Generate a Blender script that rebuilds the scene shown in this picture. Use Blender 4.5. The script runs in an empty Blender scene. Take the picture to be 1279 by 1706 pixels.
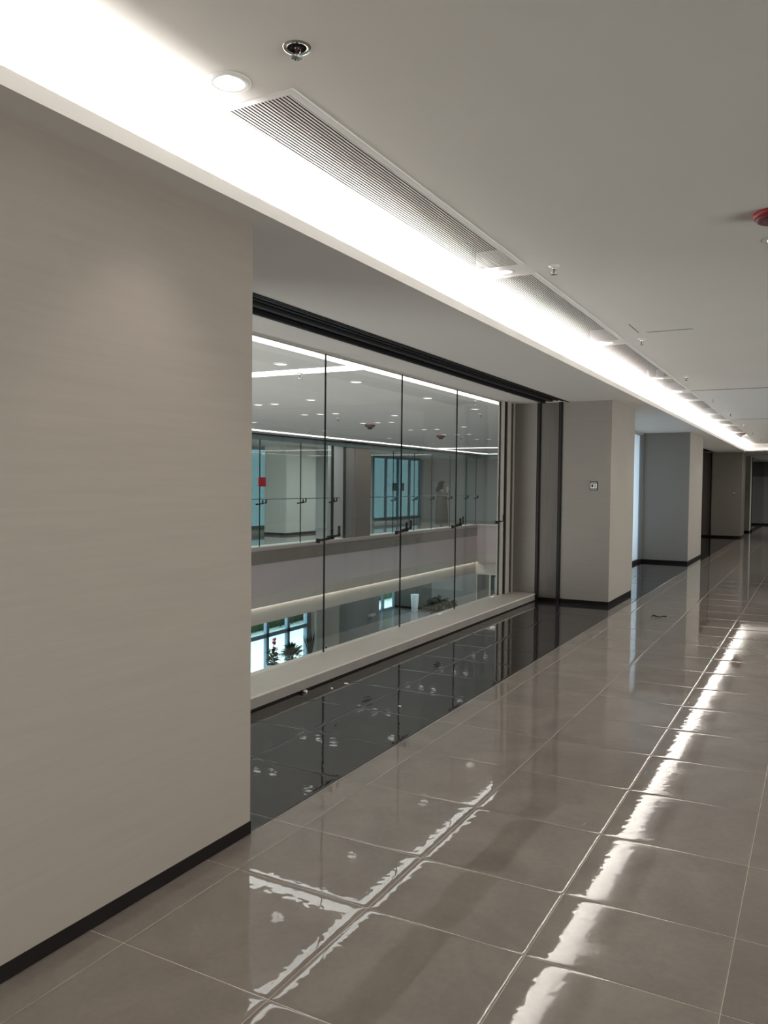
import bpy, math, random
from mathutils import Matrix, Vector
random.seed(7)
PI = math.pi
D = bpy.data
COL = bpy.context.scene.collection
S = bpy.context.scene

# ------------------------------------------------------------------ camera
F_PX, YAW, PITCH, ROLL, CAM_H = 1337.28, 0.497920, -0.0344006, 0.0104044, 1.55159
cy, sy, cp, sp = math.cos(YAW), math.sin(YAW), math.cos(PITCH), math.sin(PITCH)
fw = Vector((-sy*cp, cy*cp, sp)); r0 = Vector((cy, sy, 0)); u0 = r0.cross(fw)
rt = math.cos(ROLL)*r0 + math.sin(ROLL)*u0
up = -math.sin(ROLL)*r0 + math.cos(ROLL)*u0
cam_d = D.cameras.new('camera'); cam = D.objects.new('camera', cam_d); COL.objects.link(cam)
m = Matrix.Identity(4)
for i in range(3):
    m[i][0], m[i][1], m[i][2] = rt[i], up[i], -fw[i]
m[2][3] = CAM_H
cam.matrix_world = m
cam_d.sensor_fit = 'HORIZONTAL'; cam_d.sensor_width = 36.0
cam_d.lens = F_PX*36.0/1279.0
cam_d.clip_start = 0.05; cam_d.clip_end = 300
S.camera = cam

# ------------------------------------------------------------------ light levels
SKY_COL, SKY_STR = (0.67, 0.95, 0.985), 5.2
COVE_W_PER_M = 9.5            # LED line in the cove, watts per metre
DOWN_W = 25.0                 # each corridor downlight
STRIP_L = 3.4                 # radiance of the linear ceiling lights over the atrium
EXPOSURE = 0.0
S.view_settings.view_transform = 'Standard'; S.view_settings.look = 'None'
S.view_settings.gamma = 1.0; S.view_settings.use_curve_mapping = False
S.view_settings.exposure = EXPOSURE
w = D.worlds.new('sky'); S.world = w; w.use_nodes = True
w.node_tree.nodes['Background'].inputs[0].default_value = (*SKY_COL, 1)
w.node_tree.nodes['Background'].inputs[1].default_value = SKY_STR


def area_lamp(name, loc, rot, sx, sy_, power, col=(1, 1, 1), parent=None, spread=180):
    l = D.lights.new(name, 'AREA'); l.shape = 'RECTANGLE'; l.size = sx; l.size_y = sy_
    l.energy = power; l.color = col; l.spread = math.radians(spread)
    o = D.objects.new(name, l); COL.objects.link(o); o.location = loc; o.rotation_euler = rot
    o.parent = parent
    return o


# cove LED line along the corridor, then across its far end
WARM = (1.0, 0.965, 0.93)
area_lamp('cove_led_lamp', (-2.105, 11.95, 2.693), (PI, 0, 0), 0.035, 30.0, COVE_W_PER_M*30, WARM)
area_lamp('cove_led_lamp', (-0.2, 27.06, 2.693), (PI, 0, 0), 3.6, 0.035, COVE_W_PER_M*3.6*0.10, WARM)
# fill lamp added along the unseen right side of the corridor
area_lamp('right_fill_lamp', (4.6, 11.0, 1.15), (0, PI/2, 0), 2.0, 30.0, 400, (1.0, 0.945, 0.89), spread=62)
# fill lamp added at the unseen near end of the atrium
area_lamp('atrium_fill_lamp', (-8.6, -1.9, -0.9), (PI/2, 0, 0), 5.0, 6.8, 830, (1.0, 0.98, 0.97))
# added fill lamps, all unseen: gallery head beam, lower lobby ceiling, end lobby ceiling
area_lamp('gallery_fill_lamp', (-12.0, 20.0, 2.68), (0, 0, 0), 0.7, 20.0, 260, (0.90, 0.98, 1.0))
area_lamp('lower_lobby_fill_lamp', (-14.0, 31.5, -0.42), (0, 0, 0), 4.0, 5.0, 110, (1.0, 0.97, 0.94))
area_lamp('lobby_fill_lamp', (1.0, 33.0, 2.66), (0, 0, 0), 1.2, 4.0, 110, (0.95, 1.0, 0.97))
# daylight behind the tall recess window between the piers
area_lamp('recess_daylight_lamp', (-3.68, 14.7, 1.34), (0, -PI/2, 0), 2.4, 4.9, 42, (0.62, 0.80, 1.0))
# hidden LED line under the far gallery ledge
area_lamp('ledge_led_lamp', (-11.18, 20.0, -1.235), (0, 0, 0), 0.03, 15.6, 26, (1.0, 0.97, 0.88))
area_lamp('ledge_led_lamp', (-9.0, 27.83, -1.235), (0, 0, 0), 4.2, 0.03, 7, (1.0, 0.97, 0.88))


# ------------------------------------------------------------------ materials
def new_mat(name):
    mt = D.materials.new(name); mt.use_nodes = True
    nt = mt.node_tree; b = nt.nodes['Principled BSDF']
    return mt, nt, b


def N(nt, t, **kw):
    n = nt.nodes.new(t)
    for k, v in kw.items():
        setattr(n, k, v)
    return n


def pmat(name, col, rough=0.6, spec=0.5, metal=0.0, var=0.05, scale=6.0, bump=0.0, bscale=60.0, stretch=(1, 1, 1), coat=0.0):
    mt, nt, b = new_mat(name)
    tc = N(nt, 'ShaderNodeTexCoord'); mp = N(nt, 'ShaderNodeMapping')
    g = N(nt, 'ShaderNodeNewGeometry')
    nt.links.new(g.outputs['Position'], mp.inputs['Vector'])
    mp.inputs['Scale'].default_value = stretch
    no = N(nt, 'ShaderNodeTexNoise'); no.inputs['Scale'].default_value = scale; no.inputs['Detail'].default_value = 5
    nt.links.new(mp.outputs[0], no.inputs['Vector'])
    rp = N(nt, 'ShaderNodeValToRGB')
    rp.color_ramp.elements[0].position = 0.25; rp.color_ramp.elements[1].position = 0.75
    rp.color_ramp.elements[0].color = (*[max(0, c*(1-var)) for c in col], 1)
    rp.color_ramp.elements[1].color = (*[min(1, c*(1+var)) for c in col], 1)
    nt.links.new(no.outputs['Fac'], rp.inputs[0]); nt.links.new(rp.outputs[0], b.inputs['Base Color'])
    b.inputs['Roughness'].default_value = rough; b.inputs['Metallic'].default_value = metal
    b.inputs['Specular IOR Level'].default_value = spec
    b.inputs['Coat Weight'].default_value = coat
    if bump:
        n2 = N(nt, 'ShaderNodeTexNoise'); n2.inputs['Scale'].default_value = bscale; n2.inputs['Detail'].default_value = 3
        nt.links.new(mp.outputs[0], n2.inputs['Vector'])
        bp = N(nt, 'ShaderNodeBump'); bp.inputs['Strength'].default_value = 1.0; bp.inputs['Distance'].default_value = bump
        nt.links.new(n2.outputs['Fac'], bp.inputs['Height']); nt.links.new(bp.outputs[0], b.inputs['Normal'])
    return mt


def tile_mat(name, col, var, rough, pillow=True, spec=0.62):
    """polished porcelain: cloudy body, near-mirror surface, a slight crown towards each tile's edges"""
    mt, nt, b = new_mat(name)
    g = N(nt, 'ShaderNodeNewGeometry'); tc = N(nt, 'ShaderNodeTexCoord'); oi = N(nt, 'ShaderNodeObjectInfo')
    add = N(nt, 'ShaderNodeVectorMath', operation='ADD'); sc = N(nt, 'ShaderNodeVectorMath', operation='SCALE')
    cmb = N(nt, 'ShaderNodeCombineXYZ')
    nt.links.new(oi.outputs['Random'], cmb.inputs[2]); nt.links.new(cmb.outputs[0], sc.inputs[0]); sc.inputs['Scale'].default_value = 9
    nt.links.new(g.outputs['Position'], add.inputs[0]); nt.links.new(sc.outputs[0], add.inputs[1])
    n1 = N(nt, 'ShaderNodeTexNoise'); n1.inputs['Scale'].default_value = 2.2; n1.inputs['Detail'].default_value = 7; n1.inputs['Roughness'].default_value = 0.6
    n1.inputs['Distortion'].default_value = 0.6
    nt.links.new(add.outputs[0], n1.inputs['Vector'])
    n2 = N(nt, 'ShaderNodeTexNoise'); n2.inputs['Scale'].default_value = 45; n2.inputs['Detail'].default_value = 4
    nt.links.new(add.outputs[0], n2.inputs['Vector'])
    mx = N(nt, 'ShaderNodeMath', operation='MULTIPLY_ADD'); mx.inputs[1].default_value = 0.25
    nt.links.new(n2.outputs['Fac'], mx.inputs[0]); nt.links.new(n1.outputs['Fac'], mx.inputs[2])
    rp = N(nt, 'ShaderNodeValToRGB')
    rp.color_ramp.elements[0].position = 0.42; rp.color_ramp.elements[1].position = 0.82
    rp.color_ramp.elements[0].color = (*[c*(1-var) for c in col], 1); rp.color_ramp.elements[1].color = (*[c*(1+var) for c in col], 1)
    nt.links.new(mx.outputs[0], rp.inputs[0]); nt.links.new(rp.outputs[0], b.inputs['Base Color'])
    b.inputs['Roughness'].default_value = rough
    b.inputs['Specular IOR Level'].default_value = spec
    # gentle surface waviness
    w1 = N(nt, 'ShaderNodeTexNoise'); w1.inputs['Scale'].default_value = 22; w1.inputs['Detail'].default_value = 1.0
    nt.links.new(g.outputs['Position'], w1.inputs['Vector'])
    bp = N(nt, 'ShaderNodeBump'); bp.inputs['Distance'].default_value = 0.00024; bp.inputs['Strength'].default_value = 1.0
    nt.links.new(w1.outputs['Fac'], bp.inputs['Height'])
    last = bp
    if pillow:
        sx = N(nt, 'ShaderNodeSeparateXYZ'); nt.links.new(tc.outputs['Generated'], sx.inputs[0])
        hs = []
        for ax in (0, 1):
            a = N(nt, 'ShaderNodeMath', operation='SUBTRACT'); a.inputs[1].default_value = 0.5; nt.links.new(sx.outputs[ax], a.inputs[0])
            c = N(nt, 'ShaderNodeMath', operation='ABSOLUTE'); nt.links.new(a.outputs[0], c.inputs[0])
            d = N(nt, 'ShaderNodeMath', operation='MULTIPLY'); d.inputs[1].default_value = 2; nt.links.new(c.outputs[0], d.inputs[0])
            e = N(nt, 'ShaderNodeMath', operation='POWER'); e.inputs[1].default_value = 42; nt.links.new(d.outputs[0], e.inputs[0])
            hs.append(e)
        s_ = N(nt, 'ShaderNodeMath', operation='ADD'); nt.links.new(hs[0].outputs[0], s_.inputs[0]); nt.links.new(hs[1].outputs[0], s_.inputs[1])
        iv = N(nt, 'ShaderNodeMath', operation='MULTIPLY'); iv.inputs[1].default_value = -1; nt.links.new(s_.outputs[0], iv.inputs[0])
        b2 = N(nt, 'ShaderNodeBump'); b2.inputs['Distance'].default_value = 0.0008
        nt.links.new(iv.outputs[0], b2.inputs['Height']); nt.links.new(bp.outputs[0], b2.inputs['Normal'])
        last = b2
    nt.links.new(last.outputs[0], b.inputs['Normal'])
    return mt


def glass_mat(name, tint, base=0.04, spec_rough=0.0):
    mt = D.materials.new(name); mt.use_nodes = True; nt = mt.node_tree
    nt.nodes.remove(nt.nodes['Principled BSDF']); out = nt.nodes['Material Output']
    tr = N(nt, 'ShaderNodeBsdfTransparent'); tr.inputs[0].default_value = (*tint, 1)
    gl = N(nt, 'ShaderNodeBsdfGlossy'); gl.inputs['Roughness'].default_value = spec_rough; gl.inputs['Color'].default_value = (1, 1, 1, 1)
    lw = N(nt, 'ShaderNodeLayerWeight'); lw.inputs['Blend'].default_value = 0.5
    pw = N(nt, 'ShaderNodeMath', operation='POWER'); pw.inputs[1].default_value = 5; nt.links.new(lw.outputs['Facing'], pw.inputs[0])
    ma = N(nt, 'ShaderNodeMath', operation='MULTIPLY_ADD'); ma.inputs[1].default_value = 1-base; ma.inputs[2].default_value = base
    nt.links.new(pw.outputs[0], ma.inputs[0])
    mx = N(nt, 'ShaderNodeMixShader'); nt.links.new(ma.outputs[0], mx.inputs[0])
    nt.links.new(tr.outputs[0], mx.inputs[1]); nt.links.new(gl.outputs[0], mx.inputs[2]); nt.links.new(mx.outputs[0], out.inputs[0])
    return mt


def frosted_mat(name, col):
    mt = D.materials.new(name); mt.use_nodes = True; nt = mt.node_tree
    nt.nodes.remove(nt.nodes['Principled BSDF']); out = nt.nodes['Material Output']
    a = N(nt, 'ShaderNodeBsdfTranslucent'); a.inputs[0].default_value = (*col, 1)
    b = N(nt, 'ShaderNodeBsdfDiffuse'); b.inputs[0].default_value = (*col, 1)
    mx = N(nt, 'ShaderNodeMixShader'); mx.inputs[0].default_value = 0.25
    nt.links.new(a.outputs[0], mx.inputs[1]); nt.links.new(b.outputs[0], mx.inputs[2]); nt.links.new(mx.outputs[0], out.inputs[0])
    return mt


def emit_mat(name, col, s):
    mt, nt, b = new_mat(name)
    b.inputs['Base Color'].default_value = (*col, 1)
    b.inputs['Emission Color'].default_value = (*col, 1); b.inputs['Emission Strength'].default_value = s
    return mt


M = {}
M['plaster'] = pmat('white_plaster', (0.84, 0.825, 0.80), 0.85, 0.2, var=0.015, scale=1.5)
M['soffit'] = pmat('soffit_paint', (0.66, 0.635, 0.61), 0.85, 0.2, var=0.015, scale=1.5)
M['atrium_plaster'] = pmat('atrium_ceiling_paint', (0.86, 0.845, 0.83), 0.85, 0.2, var=0.01)
M['wall'] = pmat('taupe_wall_panel', (0.243, 0.212, 0.189), 0.62, 0.3, var=0.035, scale=5, stretch=(0.5, 0.5, 9), bump=0.0003, bscale=14)
M['pier'] = pmat('pale_pier_panel', (0.268, 0.245, 0.222), 0.5, 0.3, var=0.03, scale=5, stretch=(0.5, 0.5, 7), bump=0.0003, bscale=12)
M['tile'] = tile_mat('greige_polished_tile', (0.243, 0.214, 0.188), 0.16, 0.008)
M['tile_far'] = tile_mat('greige_polished_tile_far', (0.243, 0.214, 0.188), 0.10, 0.05, pillow=False)
M['tile_dark'] = tile_mat('charcoal_polished_tile', (0.032, 0.030, 0.029), 0.22, 0.02, spec=0.42)
M['tile_dark_far'] = tile_mat('charcoal_polished_tile_far', (0.026, 0.025, 0.024), 0.22, 0.055, pillow=False, spec=0.42)
M['grout'] = pmat('pale_grout', (0.66, 0.57, 0.49), 0.8, 0.2)
M['grout_dark'] = pmat('grey_grout', (0.07, 0.067, 0.064), 0.8, 0.2)
M['base'] = pmat('dark_brown_skirting', (0.007, 0.005, 0.005), 0.6, 0.15, var=0.1)
M['black'] = pmat('black_anodised', (0.006, 0.005, 0.006), 0.5, 0.2, var=0.1)
M['black2'] = pmat('dark_grey_channel', (0.022, 0.021, 0.023), 0.5, 0.25, var=0.1)
M['alu'] = pmat('satin_aluminium', (0.30, 0.275, 0.25), 0.5, 0.3, metal=0.0)
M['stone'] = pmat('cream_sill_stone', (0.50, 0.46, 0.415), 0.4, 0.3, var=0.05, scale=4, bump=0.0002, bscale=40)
M['stone_shaded'] = pmat('shaded_sill_front', (0.19, 0.172, 0.16), 0.5, 0.3, var=0.08, scale=5)  # same stone as the top; the front's shade is put into its colour
M['brown'] = pmat('wood_effect_panel', (0.13, 0.112, 0.10), 0.5, 0.35, var=0.12, scale=7, stretch=(9, 9, 0.4))
M['white'] = pmat('white_enamel', (0.82, 0.82, 0.81), 0.35, 0.5, var=0.01)
M['blade'] = pmat('grille_blade_paint', (0.78, 0.76, 0.76), 0.4, 0.4, var=0.01)
M['void'] = pmat('dark_duct', (0.015, 0.012, 0.014), 0.9, 0.1)
M['rust'] = pmat('red_brown_duct_wrap', (0.09, 0.025, 0.018), 0.8, 0.2, var=0.5, scale=9)
M['chrome'] = pmat('chrome', (0.62, 0.62, 0.6), 0.18, 0.5, metal=1.0)
M['bulb'] = pmat('sprinkler_bulb', (0.14, 0.02, 0.02), 0.2, 0.5)
M['red'] = pmat('red_alarm_plastic', (0.32, 0.012, 0.02), 0.35, 0.5, var=0.05)
M['redgrey'] = pmat('maroon_alarm_rim', (0.14, 0.03, 0.04), 0.4, 0.5)
M['sign'] = pmat('crimson_notice', (0.42, 0.01, 0.03), 0.5, 0.3, var=0.3, scale=30)
M['glass'] = glass_mat('clear_door_glass', (0.955, 0.98, 0.968), 0.045)
M['glass_far'] = glass_mat('far_door_glass', (0.93, 0.98, 0.975), 0.05)
M['facade'] = glass_mat('pale_facade_glass', (0.93, 0.99, 1.0), 0.04)
M['facade_teal'] = glass_mat('teal_facade_glass', (0.235, 0.265, 0.275), 0.05)
M['frosted'] = frosted_mat('frosted_glass', (0.85, 0.90, 0.92))
M['gallery_grey'] = pmat('grey_gallery_wall', (0.58, 0.585, 0.575), 0.6, 0.2, var=0.03, scale=1)
M['glass_edge'] = pmat('dark_green_glass_edge', (0.006, 0.010, 0.010), 0.7, 0.1)
M['smoked'] = glass_mat('smoked_glass', (0.20, 0.24, 0.235), 0.06)
M['led'] = emit_mat('strip_diffuser', (1.0, 0.975, 0.95), STRIP_L)
M['lens'] = emit_mat('downlight_lens', (1.0, 0.97, 0.93), 9)
M['lens_soft'] = emit_mat('atrium_downlight_lens', (1.0, 0.97, 0.93), 2.2)
M['led_line'] = emit_mat('led_line', (1.0, 0.97, 0.93), 6)
M['reflector'] = pmat('downlight_reflector', (0.88, 0.88, 0.88), 0.3, 0.5, var=0.0)
M['pink'] = pmat('mauve_gallery_cladding', (0.60, 0.505, 0.515), 0.4, 0.5, var=0.03, scale=2)
M['cream'] = pmat('cream_ledge_paint', (0.62, 0.57, 0.52), 0.6, 0.3, var=0.02)
M['mullion'] = pmat('pale_blue_mullion', (0.20, 0.27, 0.34), 0.6, 0.5)
M['steel'] = pmat('grey_green_steel', (0.10, 0.15, 0.155), 0.4, 0.4)
M['lobby_floor'] = tile_mat('lobby_polished_floor', (0.20, 0.19, 0.20), 0.08, 0.08, pillow=False)
M['lobby_dark'] = pmat('dark_lobby_wall', (0.13, 0.12, 0.11), 0.5, 0.4, var=0.1, scale=2)
M['lobby_grey'] = pmat('grey_lobby_wall', (0.27, 0.26, 0.255), 0.4, 0.4, var=0.04, scale=1)
M['far_col'] = pmat('pale_far_column', (0.62, 0.60, 0.55), 0.6, 0.3, var=0.02)
M['pave'] = pmat('pale_pavement', (0.85, 0.85, 0.83), 0.9, 0.1, var=0.06, scale=1.5)
M['hedge'] = pmat('hedge_leaf', (0.022, 0.050, 0.018), 0.7, 0.2, var=0.6, scale=4)
M['leaf'] = pmat('dark_plant_leaf', (0.018, 0.040, 0.024), 0.6, 0.15, var=0.35, scale=12)
M['leaf2'] = pmat('spiky_plant_leaf', (0.015, 0.032, 0.028), 0.6, 0.15, var=0.3, scale=12)
M['petal'] = pmat('pink_red_bract', (0.65, 0.07, 0.13), 0.5, 0.3, var=0.3, scale=20)
M['soil'] = pmat('potting_soil', (0.05, 0.035, 0.025), 0.95, 0.1, var=0.4, scale=40)
M['ceramic'] = pmat('white_ceramic', (0.80, 0.84, 0.88), 0.2, 0.5, var=0.01)
M['potgrey'] = pmat('pale_grey_pot', (0.50, 0.53, 0.55), 0.4, 0.4, var=0.03)
M['coat'] = pmat('beige_wool_coat', (0.085, 0.068, 0.060), 0.9, 0.0, var=0.12, scale=14, bump=0.001, bscale=80)
M['skin'] = pmat('skin', (0.30, 0.18, 0.14), 0.5, 0.4, var=0.04)
M['hair'] = pmat('dark_brown_hair', (0.006, 0.005, 0.006), 0.8, 0.05, var=0.3, scale=30, stretch=(4, 4, 0.5))
M['shoe'] = pmat('black_shoe', (0.02, 0.02, 0.02), 0.4, 0.4)
M['phone'] = pmat('dark_phone', (0.02, 0.02, 0.025), 0.2, 0.5)
M['tape'] = pmat('crumpled_brown_tape', (0.012, 0.007, 0.005), 0.7, 0.1, var=0.4, scale=60)
M['scrap'] = pmat('white_plaster_scrap', (0.7, 0.68, 0.66), 0.8, 0.2, var=0.15, scale=90)


# ------------------------------------------------------------------ mesh helpers
class MB:
    def __init__(s):
        s.v, s.f, s.sm = [], [], []

    def box(s, x0, x1, y0, y1, z0, z1, bev=0.0):
        if x0 > x1: x0, x1 = x1, x0
        if y0 > y1: y0, y1 = y1, y0
        if z0 > z1: z0, z1 = z1, z0
        k = len(s.v)
        if not bev:
            s.v += [(x, y, z) for z in (z0, z1) for x, y in ((x0, y0), (x1, y0), (x1, y1), (x0, y1))]
            q = [(0, 3, 2, 1), (4, 5, 6, 7), (0, 1, 5, 4), (1, 2, 6, 5), (2, 3, 7, 6), (3, 0, 4, 7)]
            s.f += [tuple(k+i for i in f) for f in q]; s.sm += [0]*6
        else:   # chamfered top rim (and bottom rim kept square)
            b = bev
            s.v += [(x0, y0, z0), (x1, y0, z0), (x1, y1, z0), (x0, y1, z0)]
            s.v += [(x0, y0, z1-b), (x1, y0, z1-b), (x1, y1, z1-b), (x0, y1, z1-b)]
            s.v += [(x0+b, y0+b, z1), (x1-b, y0+b, z1), (x1-b, y1-b, z1), (x0+b, y1-b, z1)]
            q = [(0, 3, 2, 1), (8, 9, 10, 11)]
            for i in range(4):
                j = (i+1) % 4
                q += [(i, j, 4+j, 4+i), (4+i, 4+j, 8+j, 8+i)]
            s.f += [tuple(k+i for i in f) for f in q]; s.sm += [0]*len(q)
        return s

    def rings(s, rings, n=24, caps=(True, True), smooth=1, cx=0, cy=0):
        """rings: (z, rx, ry, ox, oy) stacked ellipses"""
        k = len(s.v)
        for rg in rings:
            z, rx = rg[0], rg[1]; ry = rg[2] if len(rg) > 2 else rx
            ox = rg[3] if len(rg) > 3 else 0; oy = rg[4] if len(rg) > 4 else 0
            for i in range(n):
                a = 2*PI*i/n
                s.v.append((cx+ox+rx*math.cos(a), cy+oy+ry*math.sin(a), z))
        for j in range(len(rings)-1):
            for i in range(n):
                i2 = (i+1) % n
                s.f.append((k+j*n+i, k+j*n+i2, k+(j+1)*n+i2, k+(j+1)*n+i)); s.sm.append(smooth)
        if caps[0]: s.f.append(tuple(k+i for i in reversed(range(n)))); s.sm.append(0)
        if caps[1]: s.f.append(tuple(k+(len(rings)-1)*n+i for i in range(n))); s.sm.append(0)
        return s

    def tube(s, p, r, n=8):
        """tube through points p with radius r (number or list)"""
        k = len(s.v); P = [Vector(q) for q in p]
        R = r if isinstance(r, (list, tuple)) else [r]*len(P)
        for j, q in enumerate(P):
            t = (P[min(j+1, len(P)-1)]-P[max(j-1, 0)]).normalized()
            a = Vector((0, 0, 1)) if abs(t.z) < 0.9 else Vector((1, 0, 0))
            e1 = t.cross(a).normalized(); e2 = t.cross(e1)
            for i in range(n):
                an = 2*PI*i/n
                s.v.append(tuple(q+R[j]*(math.cos(an)*e1+math.sin(an)*e2)))
        for j in range(len(P)-1):
            for i in range(n):
                i2 = (i+1) % n
                s.f.append((k+j*n+i, k+j*n+i2, k+(j+1)*n+i2, k+(j+1)*n+i)); s.sm.append(1)
        s.f.append(tuple(k+i for i in reversed(range(n)))); s.sm.append(0)
        s.f.append(tuple(k+(len(P)-1)*n+i for i in range(n))); s.sm.append(0)
        return s

    def leaf(s, base, tip, wid, bend=0.0, up_=(0, 0, 1), seg=4, fold=0.25):
        """a pointed folded leaf blade from base to tip"""
        b, t = Vector(base), Vector(tip); d = t-b; L = d.length
        side = d.cross(Vector(up_)); side = side.normalized() if side.length > 1e-6 else Vector((1, 0, 0))
        nn = side.cross(d).normalized(); k = len(s.v)
        for j in range(seg+1):
            q = j/seg; ww = wid*math.sin(PI*min(1, 0.12+q*0.88))**0.8 * (1 if q < 1 else 0)
            c = b+d*q+nn*bend*L*math.sin(PI*q*0.9)-Vector((0, 0, 1))*abs(bend)*L*q*q
            s.v += [tuple(c-side*ww*0.5+nn*ww*fold), tuple(c), tuple(c+side*ww*0.5+nn*ww*fold)]
        for j in range(seg):
            for i in (0, 1):
                a = k+j*3+i; s.f.append((a, a+1, a+4, a+3)); s.sm.append(1)
        return s

    def mesh(s, name, mat):
        me = D.meshes.new(name); me.from_pydata(s.v, [], s.f); me.update()
        me.polygons.foreach_set('use_smooth', [bool(x) for x in s.sm])
        mats = mat if isinstance(mat, (list, tuple)) else [mat]
        for q in mats: me.materials.append(q)
        return me

    def build(s, name, mat, parent=None, loc=None):
        o = D.objects.new(name, s.mesh(name, mat)); COL.objects.link(o); o.parent = parent
        if loc is not None: o.location = loc
        return o


def tag(o, label=None, cat=None, group=None, kind=None):
    if label: o['label'] = label
    if cat: o['category'] = cat
    if group: o['group'] = group
    if kind: o['kind'] = kind
    return o


def empty(name, loc=(0, 0, 0), rz=0.0):
    o = D.objects.new(name, None); o.empty_display_size = 0.1; COL.objects.link(o)
    o.location = loc; o.rotation_euler = (0, 0, rz)
    return o


def box(name, mat, b, parent=None, bev=0.0):
    """box object whose origin sits at its own centre"""
    x0, x1, y0, y1, z0, z1 = b
    c = ((x0+x1)/2, (y0+y1)/2, (z0+z1)/2)
    return MB().box(x0-c[0], x1-c[0], y0-c[1], y1-c[1], z0-c[2], z1-c[2], bev).build(name, mat, parent, c)


def struct(name, mat, boxes, label, cat):
    mb = MB()
    for b in boxes: mb.box(*b)
    return tag(mb.build(name, mat), label, cat, kind='structure')


def copy_tree(o, parent=None):
    c = o.copy(); COL.objects.link(c); c.parent = parent
    for ch in list(o.children): copy_tree(ch, c)
    return c


# ------------------------------------------------------------------ key dimensions (metres)
XW = -2.184          # face of the near wall, edge of the charcoal tiles
ZS = 2.665           # soffit height
ZC = 2.90            # corridor ceiling
XG = -3.725          # plane of the glass doors
XF = -11.20          # plane of the opposite gallery's glass
ZA = 2.69            # atrium ceiling
YE = 27.8            # end of the atrium
XR = 4.0             # right wall, out of frame
ZL = -4.5            # lower level floor

# ------------------------------------------------------------------ floor
floor = tag(empty('floor'), 'polished greige tiled corridor floor with a charcoal tiled border along the openings', 'floor', kind='structure')
MB().box(XW, XR, -3, 40, -0.16, -0.0008).build('grout_bed', M['grout'], floor)
MB().box(-3.80, XW, -3, 40, -0.16, -0.0010).build('grout_bed', M['grout_dark'], floor)
rows = []
y = 1.917
while y > -2.9: y -= 0.6
while y < 39.4:
    y2 = 2.974 if abs(y-2.517) < 0.02 else y+0.6
    rows.append((y, y2)); y = y2
G = 0.0015
YN = 14.9
cols = [(XW+0.002, -2.021)] + [(-2.021+0.6*i, -2.021+0.6*(i+1)) for i in range(10)]
far = MB(); fard = MB()
tmesh = {}


def tile(x0, x1, y0, y1, mat, key, label=None):
    k = (round(x1-x0, 3), round(y1-y0, 3), key)
    if k not in tmesh:
        hx, hy = (x1-x0)/2-G, (y1-y0)/2-G
        tmesh[k] = MB().box(-hx, hx, -hy, hy, -0.006, 0, 0.0006).mesh('tile', mat)
    o = D.objects.new('tile', tmesh[k]); COL.objects.link(o); o.parent = floor
    o.location = ((x0+x1)/2, (y0+y1)/2, random.uniform(-0.0001, 0.0002))
    o.rotation_euler = (random.gauss(0, 0.0005), random.gauss(0, 0.0005), 0)
    if label: o['label'] = label


for (ya, yb) in rows:
    for i, (xa, xb) in enumerate(cols):
        if 0.6 < ya < YN and xb < -0.0 + 0.6: tile(xa, xb, ya, yb, M['tile'], 'l')
        else: far.box(xa+G, xb-G, ya+G, yb-G, -0.006, 0)
    for (xa, xb) in ((-3.36, -2.779), (-2.779, XW-0.001)):
        if 2.2 < ya < YN: tile(xa, xb, ya, yb, M['tile_dark'], 'd', 'polished charcoal border tile')
        elif ya >= 2.2: fard.box(xa+G, xb-G, ya+G, yb-G, -0.006, 0)
o = far.build('far_tiles', M['tile_far'], floor); tag(o, kind='stuff')
o = fard.build('far_border_tiles', M['tile_dark_far'], floor); tag(o, 'polished charcoal border tiles', kind='stuff')

# ------------------------------------------------------------------ corridor shell
struct('wall_near', M['wall'], [(-3.36, XW, -3.0, 2.805, 0.055, ZS)], 'large taupe panelled wall beside the camera, ending at the glazed opening', 'wall')
struct('baseboard_near', M['base'], [(-3.36, XW+0.003, -3.0, 2.808, 0.0, 0.055)], 'dark brown recessed skirting under the large taupe wall', 'baseboard')
struct('wall_right', M['wall'], [(XR, XR+0.15, -3, -2, 0, ZC), (XR, XR+0.15, 26.5, 40, 0, ZC), (XR, XR+0.15, -2, 26.5, 0, 0.15), (XR, XR+0.15, -2, 26.5, 2.72, ZC),
       (4.7, 4.8, -3, 40, 0, ZC), (XR, 4.8, -3.1, -3, 0, ZC), (XR, 4.8, -3, 40, 2.9, 3.0), (XR, 4.8, -3, 40, -0.1, 0.0)], 'taupe wall with added openings for a fill lamp on the unseen side of the corridor', 'wall')
wr = tag(empty('window_6', (XR+0.08, -2, 0.15)), 'row of added panes in front of the unseen fill lamp', 'window', kind='structure')  # glazing added around the fill lamp, out of view
for k in range(19):
    MB().box(-0.01, 0.01, k*1.5+0.03, k*1.5+1.47, 0.0, 2.57).build('pane', M['glass'], wr)
    MB().box(-0.04, 0.04, k*1.5-0.03, k*1.5+0.03, 0.0, 2.57).build('mullion', M['black'], wr)
struct('wall_back', M['wall'], [(-3.9, XR, -3.15, -3.0, 0, ZC)], 'plain taupe wall behind the viewpoint', 'wall')

# piers: (y0, y1, x face)
def pier(name, y0, y1, xf, xb, label, mat='pier'):
    p = tag(empty(name, (xf, (y0+y1)/2, 0)), label, 'pillar', kind='structure')
    ox, oy = xf, (y0+y1)/2
    MB().box(xb-ox, 0, y0-oy, y1-oy, 0.055, ZS).build('cladding', M[mat], p)
    MB().box(xb-ox, -0.004, y0-oy+0.004, y1-oy, 0.0, 0.055).build('skirting', M['base'], p)
    return p


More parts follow.
